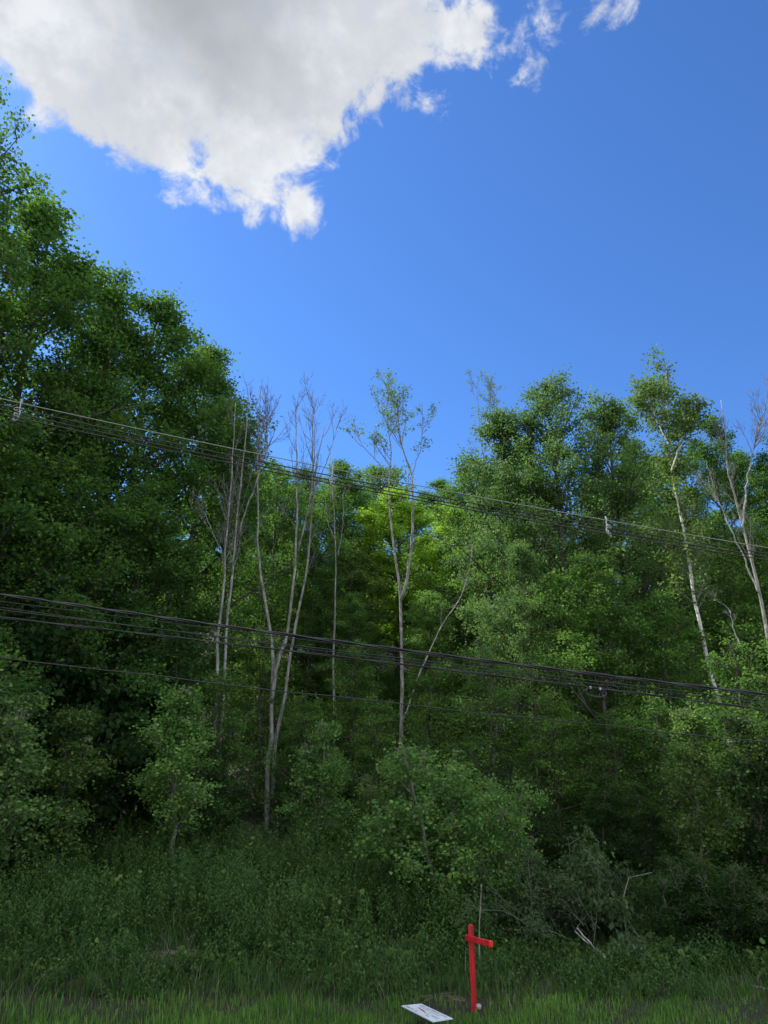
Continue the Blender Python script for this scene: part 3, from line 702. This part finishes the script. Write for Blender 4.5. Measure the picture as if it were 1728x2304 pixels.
# ------------------------------------------------------------------ meadow weeds, grass
CLEAR = [(*ground_hit(x, y)[:2], q) for x, y, q in ((380, 2165, .75), (190, 2215, .3), (1005, 2238, .3), (1060, 2262, .35), (1320, 2140, .8))]
CLEAR.append((.75, 13.75, .42))


def clear_of(x, y, R):
    k = np.ones(len(x), bool)
    for cx_, cy_, q in CLEAR: k &= (np.hypot(x - cx_, (y - cy_) * .8) > q * R.uniform(.7, 1.1, len(x))) | (R.uniform(size=len(x)) < .12)
    return k


def scatter_weeds(N_, region, Hr, leafn, llen, seed):
    R = np.random.default_rng(seed); mb = MB()
    y_ = R.uniform(region[2], region[3], N_); x_ = R.uniform(-1, 1, N_); lo = region[0](y_); hi = region[1](y_); x_ = lo + (hi - lo) * (x_ * .5 + .5)
    clump = hash_noise(x_, y_, 1.1, 5.0) + .6 * hash_noise(x_, y_, 3.0, 9.0)
    fade = np.clip((y_ - region[2]) / region[4] + .25 * clump, .05, 1)
    k = clear_of(x_, y_, R) & (R.uniform(size=N_) < fade * np.clip(.72 + .7 * clump, .12, 1)); x_, y_, clump, fade = x_[k], y_[k], clump[k], fade[k]; N_ = len(x_)
    H_ = R.uniform(Hr[0], Hr[1], N_) * (1 + .36 * clump) * (.45 + .55 * fade)
    base = np.stack([x_, y_, ground_z(x_, y_) - .03], -1)
    top = base + np.stack([R.normal(0, .12, N_) * H_, R.normal(0, .12, N_) * H_, H_], -1)
    mid = (base + top) / 2 + R.normal(0, .02, (N_, 3))
    P = np.stack([base, mid, top], 1)
    tubes(mb, P, np.full((N_, 3), .005) * np.array([1.3, 1, .5]), 3, False, tint=.35)
    cnt = N_ * leafn; a = np.repeat(np.arange(N_), leafn); t = np.tile(np.linspace(.18, 1.0, leafn), N_) + R.normal(0, .02, cnt); t = np.clip(t, .1, 1)
    s = base[a] + (top - base)[a] * t[:, None]
    az = np.tile(np.arange(leafn) * 2.4, N_) + R.uniform(0, 6.28, N_)[a]
    L = llen * R.uniform(.7, 1.3, cnt) * (1.15 - .55 * t)
    d = np.stack([np.cos(az), np.sin(az), R.uniform(.2, 1.0, cnt) + t * .5], -1); d = nrm(d)
    p1 = s + d * L[:, None] * .5; p2 = p1 + nrm(d + np.array([0, 0, -1.1])) * L[:, None] * .5
    W = np.stack([np.full(cnt, .15), np.full(cnt, .85), np.full(cnt, .05)], 1) * (.019 + .012 * R.uniform(size=cnt))[:, None]
    S = nrm(np.cross(d, [0, 0, 1.0]) + R.normal(0, .2, (cnt, 3)))
    strips(mb, np.stack([s, p1, p2], 1), W, S, np.clip(R.normal(.5, .26, cnt) + (R.normal(0, .2, N_) + .12 * clump)[a], 0, 1))
    return mb


w1 = scatter_weeds(8000, (lambda y: -.66 * y - 1, lambda y: np.where(y > 19.5, 1.2 + 0 * y, 2.4 + 0 * y), 16.0, 27.5, 2.5), (.6, 1.2), 17, .20, 5)
tag(link('meadow_weeds', w1.mesh('meadow_weeds', M['weed'])), 'dense stand of waist-high narrow-leaved weeds on the shaded slope', 'weeds', kind='stuff')
w2 = scatter_weeds(5200, (lambda y: -.66 * y - 1, lambda y: .66 * y + 1, 14.3, 18.6, 1.6), (.2, .5), 11, .15, 6)
tag(link('low_weeds', w2.mesh('low_weeds', M['weed'])), 'low leafy weeds between the mown grass and the tall weeds', 'weeds', kind='stuff')


R = np.random.default_rng(31); bw = MB()
for i in range(330):
    y_ = R.uniform(15.6, 26.5); x_ = R.uniform(-.62, .62) * y_
    if not clear_of(np.array([x_]), np.array([y_]), R)[0]: continue
    q = R.uniform(.12, .38); tall = R.uniform(.45, 1.1) * (1 if x_ < 1.5 and y_ > 18 else .45)
    shrub_mass(bw, x_, y_, float(ground_z(x_, y_)), q, tall, int(55 * q / .2), R.uniform(.07, .14), R, kind=round_leaves)
tag(link('broadleaf_weeds', bw.mesh('broadleaf_weeds', M['sapling'])), 'broad-leaved weeds and brambles mixed through the slope', 'weeds', kind='stuff')


def grass(N_, y0, y1, Hr, wid, seed, tintc=.55, lean=.35, mask=None, spread_x=.62):
    R = np.random.default_rng(seed); mb = MB()
    y_ = R.uniform(y0, y1, N_); x_ = R.uniform(-1, 1, N_) * (spread_x * y_ + 1)
    if mask is not None:
        k = mask(x_, y_, R); x_, y_ = x_[k], y_[k]
    n_ = len(x_); cl = hash_noise(x_, y_, 2.2, 3.0)
    H_ = R.uniform(Hr[0], Hr[1], n_) * (1 + .45 * cl) * (1 - .22 * np.clip(x_ / 6, -.6, 1))
    b_ = np.stack([x_, y_, ground_z(x_, y_) - .02], -1); dr = nrm(np.stack([R.normal(size=n_), R.normal(size=n_), np.zeros(n_)], -1))
    ln = (R.uniform(.05, 1, n_) * lean * H_)[:, None]
    P = np.stack([b_, b_ + [0, 0, 1] * (H_ * .4)[:, None] + dr * ln * .2, b_ + [0, 0, 1] * (H_ * .78)[:, None] + dr * ln * .6, b_ + [0, 0, 1] * (H_ * .98)[:, None] + dr * ln * 1.3], 1)
    W = np.array([.8, 1, .7, .08])[None] * (wid * R.uniform(.6, 1.3, n_))[:, None]
    S = nrm(np.cross(dr, [0, 0, 1.]) + R.normal(0, .3, (n_, 3)) * [1, 1, 0])
    strips(mb, P, W, S, np.clip(R.normal(tintc, .24, n_) + .15 * hash_noise(x_, y_, .7, 8.), 0, 1))
    return mb


def near_edge(x, y, R): return R.uniform(size=len(x)) < np.clip((15.5 + .10 * x + .7 * hash_noise(x, y, .9, 4) + .5 * hash_noise(x, y, 2.3, 6) - y) / 2.6, 0.08, 1) * clear_of(x, y, R)


g1 = grass(125000, 9, 18.5, (.06, .19), .0055, 8, .52, mask=near_edge)
tag(link('verge_grass', g1.mesh('verge_grass', M['grass'])), 'bright yellow-green grass of the verge along the bottom of the picture', 'grass', kind='stuff')
g2 = grass(26000, 14.4, 24, (.15, .45), .008, 9, .4, lean=.7)
tag(link('long_grass', g2.mesh('long_grass', M['weed'])), 'long dark grass growing among the weeds', 'grass', kind='stuff')
g3 = grass(900, 13.6, 19, (.2, .55), .004, 10, .6, lean=.9)
tag(link('dry_stalks', g3.mesh('dry_stalks', M['straw'])), 'scattered dry straw stalks leaning among the green', 'grass', kind='stuff')


# ------------------------------------------------------------------ straw heaps and brush
def straw_heap(px, py, depth, rx, ry, h, n_, label, seed, leng=.7, dirn=0.0):
    R = np.random.default_rng(seed); c_ = ground_hit(px, py + 15); depth = c_[1]; z0 = float(ground_z(c_[0], depth)) + .02
    a = R.uniform(0, 6.28, n_); q = np.sqrt(R.uniform(0, 1, n_)); X_ = q * np.cos(a) * rx; Y_ = q * np.sin(a) * ry; Z_ = h * (1 - q ** 2) * R.uniform(.2, 1, n_)
    Lh = leng * R.uniform(.4, 1, n_) * .5; an = dirn + R.normal(0, .5, n_)
    d = np.stack([np.cos(an), np.sin(an), R.normal(0, .12, n_)], -1) * Lh[:, None]
    C_ = np.stack([X_, Y_, Z_], -1)
    C_[:, 2] += ground_z(C_[:, 0] + c_[0], C_[:, 1] + depth) - z0
    P = np.stack([C_ - d - [0, 0, .05], C_, C_ + d - [0, 0, .05]], 1)
    mb = MB(); tubes(mb, P, np.full((n_, 3), .006) * np.array([.6, 1, .5]), 3, False)
    mb.t = [np.clip(R.normal(.5, .2, len(t)), 0, 1).astype(np.float32) for t in mb.t]
    o = link('straw_heap', mb.mesh('straw_heap', M['straw']), None, (c_[0], depth, z0)); tag(o, label, 'straw heap', 'heaps of dry straw in the weeds')


straw_heap(380, 2150, 15.8, .75, .4, .2, 380, 'larger heap of flattened dry straw in the weeds, left of centre', 1)
straw_heap(190, 2200, 15.0, .35, .22, .14, 90, 'small heap of dry straw near the lower left corner', 2, .5, .6)
straw_heap(800, 2165, 15.9, .9, .4, .08, 90, 'slanting loose straw left of the red cross', 3, 1.0, -.6)
straw_heap(985, 2228, 14.5, .5, .25, .05, 70, 'thin scatter of straw on bare dark soil left of the cross foot', 4, .45, .3)

bp_c = at(1320, 2080, 17.6); bz = float(ground_z(bp_c[0], 17.6))
root = link('brush_pile', None, None, (bp_c[0], 17.6, bz)); root.empty_display_size = .4
tag(root, 'pile of cut branches with grey twigs and wilting leaves right of the cross', 'brush pile')
R = np.random.default_rng(77); tw = MB(); fl = MB(); n_ = 34
s_ = np.stack([R.normal(0.1, .7, n_), R.uniform(-.6, .8, n_), R.uniform(.05, .5, n_)], -1)
d_ = np.stack([R.normal(-.55, .5, n_), R.normal(0, .4, n_), R.uniform(.35, 1.2, n_)], -1)
P1 = grow(R, s_, d_, R.uniform(.9, 2.0, n_), 7, .0, .13); tubes(tw, P1, np.full((n_, 7), .009) * np.linspace(1, .3, 7), 5, False)
s2, d2, L2, _ = spawn(R, P1, np.full(n_, 1.2), 6, .25, 1, (20, 55), (.3, .6), 0); P2 = grow(R, s2, d2, L2, 4, -.2, .12); tubes(tw, P2, np.full((len(P2), 4), .005) * np.linspace(1, .5, 4), 3, False)
sel = P2[:, 0, 0] < .1
leaf_cloud(R, fl, P2[sel], 46, .13, .07, up=.6, droop=.4); leaf_cloud(R, fl, P2[~sel], 30, .16, .11, up=.1, droop=1.6)
link('twigs', tw.mesh('twigs', M['dead_twig'], True), root); link('leaves', fl.mesh('leaves', M['grey_leaf']), root)
for (a_, b_, d_, r_, lab) in (((1293, 2095), (1325, 2125), 16.7, .017, 'short pale cut pole lying in the brush, upper of the parallel pair'),
                              ((1298, 2088), (1345, 2142), 16.6, .02, 'long pale cut pole slanting through the brush pile'),
                              ((1344, 2135), (1364, 2158), 16.4, .018, 'short pale cut pole at the lower end of the brush pile'),
                              ((1690, 2218), (1735, 2224), 15.2, .016, 'pale stick lying level at the right edge of the bank')):
    A_, B_ = at(*a_, d_), at(*b_, d_ - .35); m_ = (A_ + B_) / 2; mb = MB()
    K = 7; L_ = A_[None] * (1 - np.linspace(0, 1, K))[:, None] + B_[None] * np.linspace(0, 1, K)[:, None] - m_; L_[1:-1] += rng.normal(0, .008, (K - 2, 3))
    tubes(mb, L_, np.linspace(r_, r_ * .7, K), 7); tag(link('cut_pole', mb.mesh('cut_pole', M['grey_bark'], True), None, tuple(m_)), lab, 'branch', 'cut poles on the bank')
# upright sticks
for (pts, d_, r_, lab) in (([(1078, 2125), (1079, 2070), (1081, 2040), (1083, 1990)], 15.6, .016, 'thin pale upright stick just behind the top of the cross'),
                           ([(1402, 2030), (1405, 2010), (1415, 1975)], 17.4, .015, 'crooked pale twig standing above the brush pile')):
    W = smooth_line([at(x, y, d_) for x, y in pts], 9); o_ = W[0].copy(); gz = float(ground_z(o_[0], d_)); W = np.concatenate([[[W[0][0], d_, gz]], W]); mb = MB()
    tubes(mb, W - [o_[0], d_, gz], np.linspace(r_, r_ * .6, len(W)), 7)
    if d_ > 17:
        q = W[-1] - [o_[0], d_, gz]; tubes(mb, np.array([q, q + [.25, -.05, .06], q + [.5, -.1, .12]]), np.array([.011, .009, .006]), 5)
    tag(link('stick', mb.mesh('stick', M['young_bark'], True), None, (o_[0], d_, gz)), lab, 'stick')


# ------------------------------------------------------------------ red cross
import bmesh


def bev_box(size, bev, matl, name, parent, loc, rot=(0, 0, 0), seg=2):
    bm = bmesh.new(); bmesh.ops.create_cube(bm, size=1); bmesh.ops.scale(bm, vec=size, verts=bm.verts)
    bmesh.ops.bevel(bm, geom=bm.edges[:], offset=bev, segments=seg, affect='EDGES', profile=.6)
    me = bpy.data.meshes.new(name); bm.to_mesh(me); bm.free(); me.materials.append(matl)
    o = link(name, me, parent, loc); o.rotation_euler = rot; return o


foot = at(1067.5, 2272, 13.9); gz = float(ground_z(foot[0], 13.9))
topz = at(1059, 2079, 13.9)
cr = link('red_cross', None, None, (foot[0], 13.9, gz)); cr.empty_display_size = .3
tag(cr, 'tall red painted wooden cross standing in the grass at the foot of the bank', 'cross')
Hc = topz[2] - gz
lean = math.atan2(topz[0] - foot[0], Hc)
TURN = math.radians(-52)
bm = bmesh.new(); bmesh.ops.create_cube(bm, size=1); bmesh.ops.scale(bm, vec=(.080, .080, Hc + .25), verts=bm.verts)
bmesh.ops.bevel(bm, geom=[e for e in bm.edges if all(v.co.z > 0 for v in e.verts)], offset=.022, segments=3, affect='EDGES')
bmesh.ops.bevel(bm, geom=[e for e in bm.edges if abs(e.verts[0].co.z - e.verts[1].co.z) > .5], offset=.008, segments=2, affect='EDGES')
me = bpy.data.meshes.new('post'); bm.to_mesh(me); bm.free(); me.materials.append(M['red'])
post = link('post', me, cr, ((topz[0] - foot[0]) * .45, 0, (Hc - .25) / 2)); post.rotation_euler = (0, lean, math.radians(-20))
zb = at(1060, 2112, 13.85)[2] - gz; xb = (topz[0] - foot[0]) * .85
dirb = np.array([math.cos(TURN), math.sin(TURN)])
Lb = .61; off = .215
bev_box((Lb, .05, .088), .008, M['red'], 'crossbar', cr, (xb + dirb[0] * off - .045 * .67, dirb[1] * off - .045 * .74, zb), (0, 0, TURN))
ec = off + Lb / 2
bev_box((.05, .060, .098), .014, M['red_lit_end'], 'end_cap', cr, (xb + dirb[0] * (ec - .02) - .045 * .67, dirb[1] * (ec - .02) - .045 * .74, zb), (0, 0, TURN), 3)

# stone at the foot
bm = bmesh.new(); bmesh.ops.create_icosphere(bm, subdivisions=3, radius=.045)
for v in bm.verts:
    v.co *= 1 + .10 * math.sin(v.co.x * 60) * math.cos(v.co.y * 50 + 1) + .05 * math.sin(v.co.z * 90)
me = bpy.data.meshes.new('stone'); bm.to_mesh(me); bm.free(); me.materials.append(M['stone'])
for p_ in me.polygons: p_.use_smooth = True
p_ = at(1077, 2271, 13.75)
tag(link('stone', me, None, (p_[0], 13.75, float(ground_z(p_[0], 13.75)) + .09)), 'small round pale pink stone at the foot of the red cross', 'stone')

# ------------------------------------------------------------------ white sign lying in the grass
zs = .16


def on_plane(px, py, z):
    d = ray(px, py); t = (z - EYE) / d[2]; return np.array([d[0] * t, d[1] * t, z])


cor = [on_plane(903, 2262.5, zs + .05), on_plane(947.5, 2258, zs + .08), on_plane(1019, 2291.5, zs + .03), on_plane(974, 2298.5, zs)]
cen_ = sum(cor) / 4
sg = link('fallen_sign', None, None, tuple(cen_ - [0, 0, .1])); sg.empty_display_size = .3
tag(sg, 'white printed sign lying flat in the grass left of the red cross', 'sign')
o3 = cen_ - np.array([0, 0, .1])
mb = MB(); Vt = [c_ - o3 for c_ in cor]; Vb = [v - np.array([0, 0, .012]) for v in Vt]
mb.add(np.array(Vt + Vb), np.array([[3, 2, 1, 0], [4, 5, 6, 7], [0, 1, 5, 4], [1, 2, 6, 5], [2, 3, 7, 6], [3, 0, 4, 7]]))
link('panel', mb.mesh('panel', M['sign']), sg)


def sp_(u, v, h=.003):                      # u along the long side, v across
    a = Vt[0] * (1 - u) + Vt[3] * u; b_ = Vt[1] * (1 - u) + Vt[2] * u
    return a * (1 - v) + b_ * v + np.array([0, 0, h])


def stroke(mb, pts, w):
    for (u0, v0), (u1, v1) in zip(pts[:-1], pts[1:]):
        d = np.array([u1 - u0, (v1 - v0)]); l_ = np.hypot(*d) + 1e-6; nx_, ny_ = -d[1] / l_ * w, d[0] / l_ * w
        q = [sp_(u0 - nx_, v0 - ny_ * 1.7), sp_(u1 - nx_, v1 - ny_ * 1.7), sp_(u1 + nx_, v1 + ny_ * 1.7), sp_(u0 + nx_, v0 + ny_ * 1.7)]
        mb.add(np.array(q), np.array([[0, 1, 2, 3]]))


R = np.random.default_rng(5); red = MB()
for (v, u0, u1, n_, w, hh) in ((.84, .06, .93, 17, .0085, .11), (.66, .12, .80, 13, .007, .08), (.40, .60, .93, 6, .008, .16), (.15, .08, .42, 6, .010, .13), (.2, .66, .76, 2, .008, .1)):
    ink = MB()
    for k in range(n_):
        u = u0 + (u1 - u0) * k / n_ ; cw = (u1 - u0) / n_ * .62
        if R.uniform() < .1: continue
        pts = [(u + cw * R.uniform(0, 1), v + hh * (j / 3 - .5) * R.uniform(.7, 1.1)) for j in range(4)]
        stroke(ink, pts, w)
        if R.uniform() < .6: stroke(ink, [(u, v + hh * R.uniform(-.3, .3)), (u + cw, v + hh * R.uniform(-.3, .3))], w)
    link('lettering', ink.mesh('lettering', M['ink']), sg)
for i in range(16):                         # the dark red swoosh
    t = i / 15; stroke(red, [(.20 + .36 * t, .52 - .14 * t * t - .02), (.20 + .36 * (t + .07), .52 - .14 * (t + .07) ** 2 - .02)], .009 + .020 * math.sin(math.pi * min(1, t * 1.1)) ** 1.5)
link('swoosh', red.mesh('swoosh', M['ink_red']), sg)


# ------------------------------------------------------------------ overhead wires
def wire_depth(px): return 12.2 + 2.6 * px / 1728


def poly_y(pts):
    x = [p[0] for p in pts]; y = [p[1] for p in pts]; return np.polyfit(x, y, 2)


def wire(name, pts, r, matl, label, group, dz=0.0, twist=None, dy=0.0, x0=-1500, x1=2900, wob=0.0, cat='wire'):
    c_ = poly_y(pts); xs = np.linspace(x0, x1, 90); seed = len(label)
    W = np.array([at(x, np.polyval(c_, x) + wob * (math.sin(x * .013 + seed) + .5 * math.sin(x * .031 + seed * 2)), wire_depth(x) + dy) for x in xs])
    # outside the picture the parabola is kept from running away
    org = W[45].copy(); L_ = W - org; mb = MB()
    if twist:
        t = np.linspace(0, 1, 1400); idx = t * (len(L_) - 1); i = np.clip(idx.astype(int), 0, len(L_) - 2); f = (idx - i)[:, None]; L2_ = L_[i] * (1 - f) + L_[i + 1] * f
        s_arc = np.linspace(0, 60, 1400)
        for k in range(2):
            a = s_arc * twist + k * math.pi
            tubes(mb, L2_ + np.stack([np.zeros(1400), np.cos(a) * r * .9, np.sin(a) * r * .9], -1), np.full(1400, r), 6, False)
    else:
        tubes(mb, L_, np.full(len(L_), r), 8, False)
    o = link(name, mb.mesh(name, matl, True), None, tuple(org)); tag(o, label, cat, group); return c_


GU = 'upper overhead wires'; GL = 'lower overhead cables'
cN = wire('bare_wire', [(0, 897), (400, 982), (750, 1058), (1067, 1115), (1363, 1170), (1728, 1233)], .010, M['alu'], 'thin pale bare wire, topmost of the upper overhead set', GU)
cB1 = wire('power_line', [(0, 909), (400, 1000), (746, 1072), (1050, 1133), (1358, 1177), (1728, 1249)], .0125, M['cable'], 'black wire, uppermost of the three black ones in the upper set', GU)
cB2 = wire('power_line', [(0, 920), (400, 1011), (746, 1083), (1050, 1140), (1358, 1186), (1728, 1256)], .0125, M['cable'], 'black wire, middle of the three black ones in the upper set', GU, dy=.12)
cB3 = wire('power_line', [(0, 930), (400, 1019), (746, 1089), (1050, 1147), (1358, 1194), (1728, 1263)], .0125, M['cable'], 'black wire, lowest of the three black ones in the upper set', GU)
wire('telephone_cable', [(0, 1338), (253, 1373), (600, 1420), (904, 1462), (1339, 1519), (1728, 1561)], .017, M['cable'], 'thick doubled black cable, topmost and heaviest of the lower set', GL, twist=2.0)
wire('thin_cable', [(0, 1353), (300, 1392), (600, 1428), (850, 1460), (1300, 1517), (1728, 1567)], .008, M['cable'], 'thin black cable running just under the heaviest one', GL, dy=.1)
wire('thin_cable', [(0, 1365), (253, 1403), (470, 1433), (900, 1484), (1300, 1535), (1728, 1583)], .008, M['cable'], 'thin cable in the middle of the lower set, crossing the others', GL, dy=.05)
wire('support_wire', [(0, 1372), (289, 1407), (644, 1450), (1050, 1497), (1350, 1535), (1728, 1577)], .009, M['cable'], 'dark grey support wire in the middle of the lower set', GL, dy=-.05)
wire('telephone_cable', [(0, 1389), (400, 1437), (600, 1457), (1050, 1509), (1316, 1549), (1728, 1596)], .012, M['cable'], 'black cable carrying the coil, lowest of the lower set of five', GL, twist=1.3)
wire('low_cable', [(0, 1479), (400, 1527), (600, 1550), (1050, 1600), (1513, 1650), (1728, 1668)], .0095, M['cable'], 'single black cable hanging lowest of all, well below the others', GL, wob=1.2)

# spacers that keep the upper wires apart
for px, lab, flip in ((47, 'pale wire spacer hanging on the upper wires near the left edge', -1), (748, 'pale wire spacer on the upper wires in the centre, in front of the sky', .3), (1364, 'pale wire spacer on the upper wires on the right', 1)):
    dep = wire_depth(px); py = np.polyval(cN, px); o_ = at(px, py, dep)
    e = link('wire_spacer', None, None, tuple(o_)); e.empty_display_size = .1; tag(e, lab, 'wire spacer', 'spacers on the upper wires')
    y1, y2, y3 = (at(px, np.polyval(c_, px), dep) - o_ for c_ in (cB1, cB2, cB3))
    mb = MB(); bot = y3[2]
    tubes(mb, np.array([[-.01 * flip, 0, .09], [0, 0, .03], [0, 0, bot * .35], [-.02 * flip, 0, bot * .6], [0, 0, bot - .02]]), np.array([.008, .013, .012, .013, .009]), 8)
    tubes(mb, np.array([[0, -.05, bot * .62], [0, 0, bot * .56], [0, .12, y2[2]]]), np.array([.009, .012, .009]), 8)
    link('hanger', mb.mesh('hanger', M['spacer'], True), e)

    def ring(c_, rx, rz, nm, tilt=.5, tw=.014):
        a = np.linspace(0, 2 * math.pi, 17); mb = MB()
        tubes(mb, np.stack([c_[0] + np.cos(a) * rx, c_[1] + np.cos(a) * rx * .6, c_[2] + np.sin(a) * rz + np.cos(a) * tilt * rx], -1), np.full(17, tw), 7, False)
        link(nm, mb.mesh(nm, M['spacer'], True), e)
    ring(np.array([0.0, 0, .045]), .022, .035, 'clamp', 0, .007)
    ring(np.array([flip * .055, 0, y1[2] + .01]), .045, .03, 'clamp', -.4 * flip, .0105)
    ring(np.array([flip * .03 - .03, 0, y2[2] + .0]), .028, .025, 'clamp', .3, .009)
    ring(np.array([flip * .04, 0, y3[2] - .005]), .045, .03, 'clamp', -.5 * flip, .0105)

# coil of spare cable hanging under the lower cables
c0 = at(1338, 1558, wire_depth(1338)); e = link('cable_coil', None, None, tuple(c0)); e.empty_display_size = .1
tag(e, 'flat black coil of spare cable hanging from the lower cables on the right', 'cable coil')
for k, (rx, rz, dx, dzz, yy) in enumerate(((.21, .09, 0, 0, -.05), (.19, .078, .02, -.005, -.02), (.14, .07, -.03, .004, .02), (.2, .085, .01, .006, .05))):
    a = np.linspace(0, 2 * math.pi, 41); mb = MB()
    tubes(mb, np.stack([dx + np.cos(a) * rx, yy + .02 * np.sin(a * 2 + k), dzz + np.sin(a) * rz * (1 + .15 * np.cos(a)) - .12 * np.cos(a) * rx], -1), np.full(41, .011), 8, False)
    link('loop', mb.mesh('loop', M['cable'], True), e)
for sx in (-.09, .1):
    bev_box((.03, .15, .05), .006, M['spacer'], 'clip', e, (sx, 0, .075 - sx * .12))

print('objects', len(bpy.data.objects), 'polys', sum(len(o.data.polygons) for o in bpy.data.objects if o.type == 'MESH'))
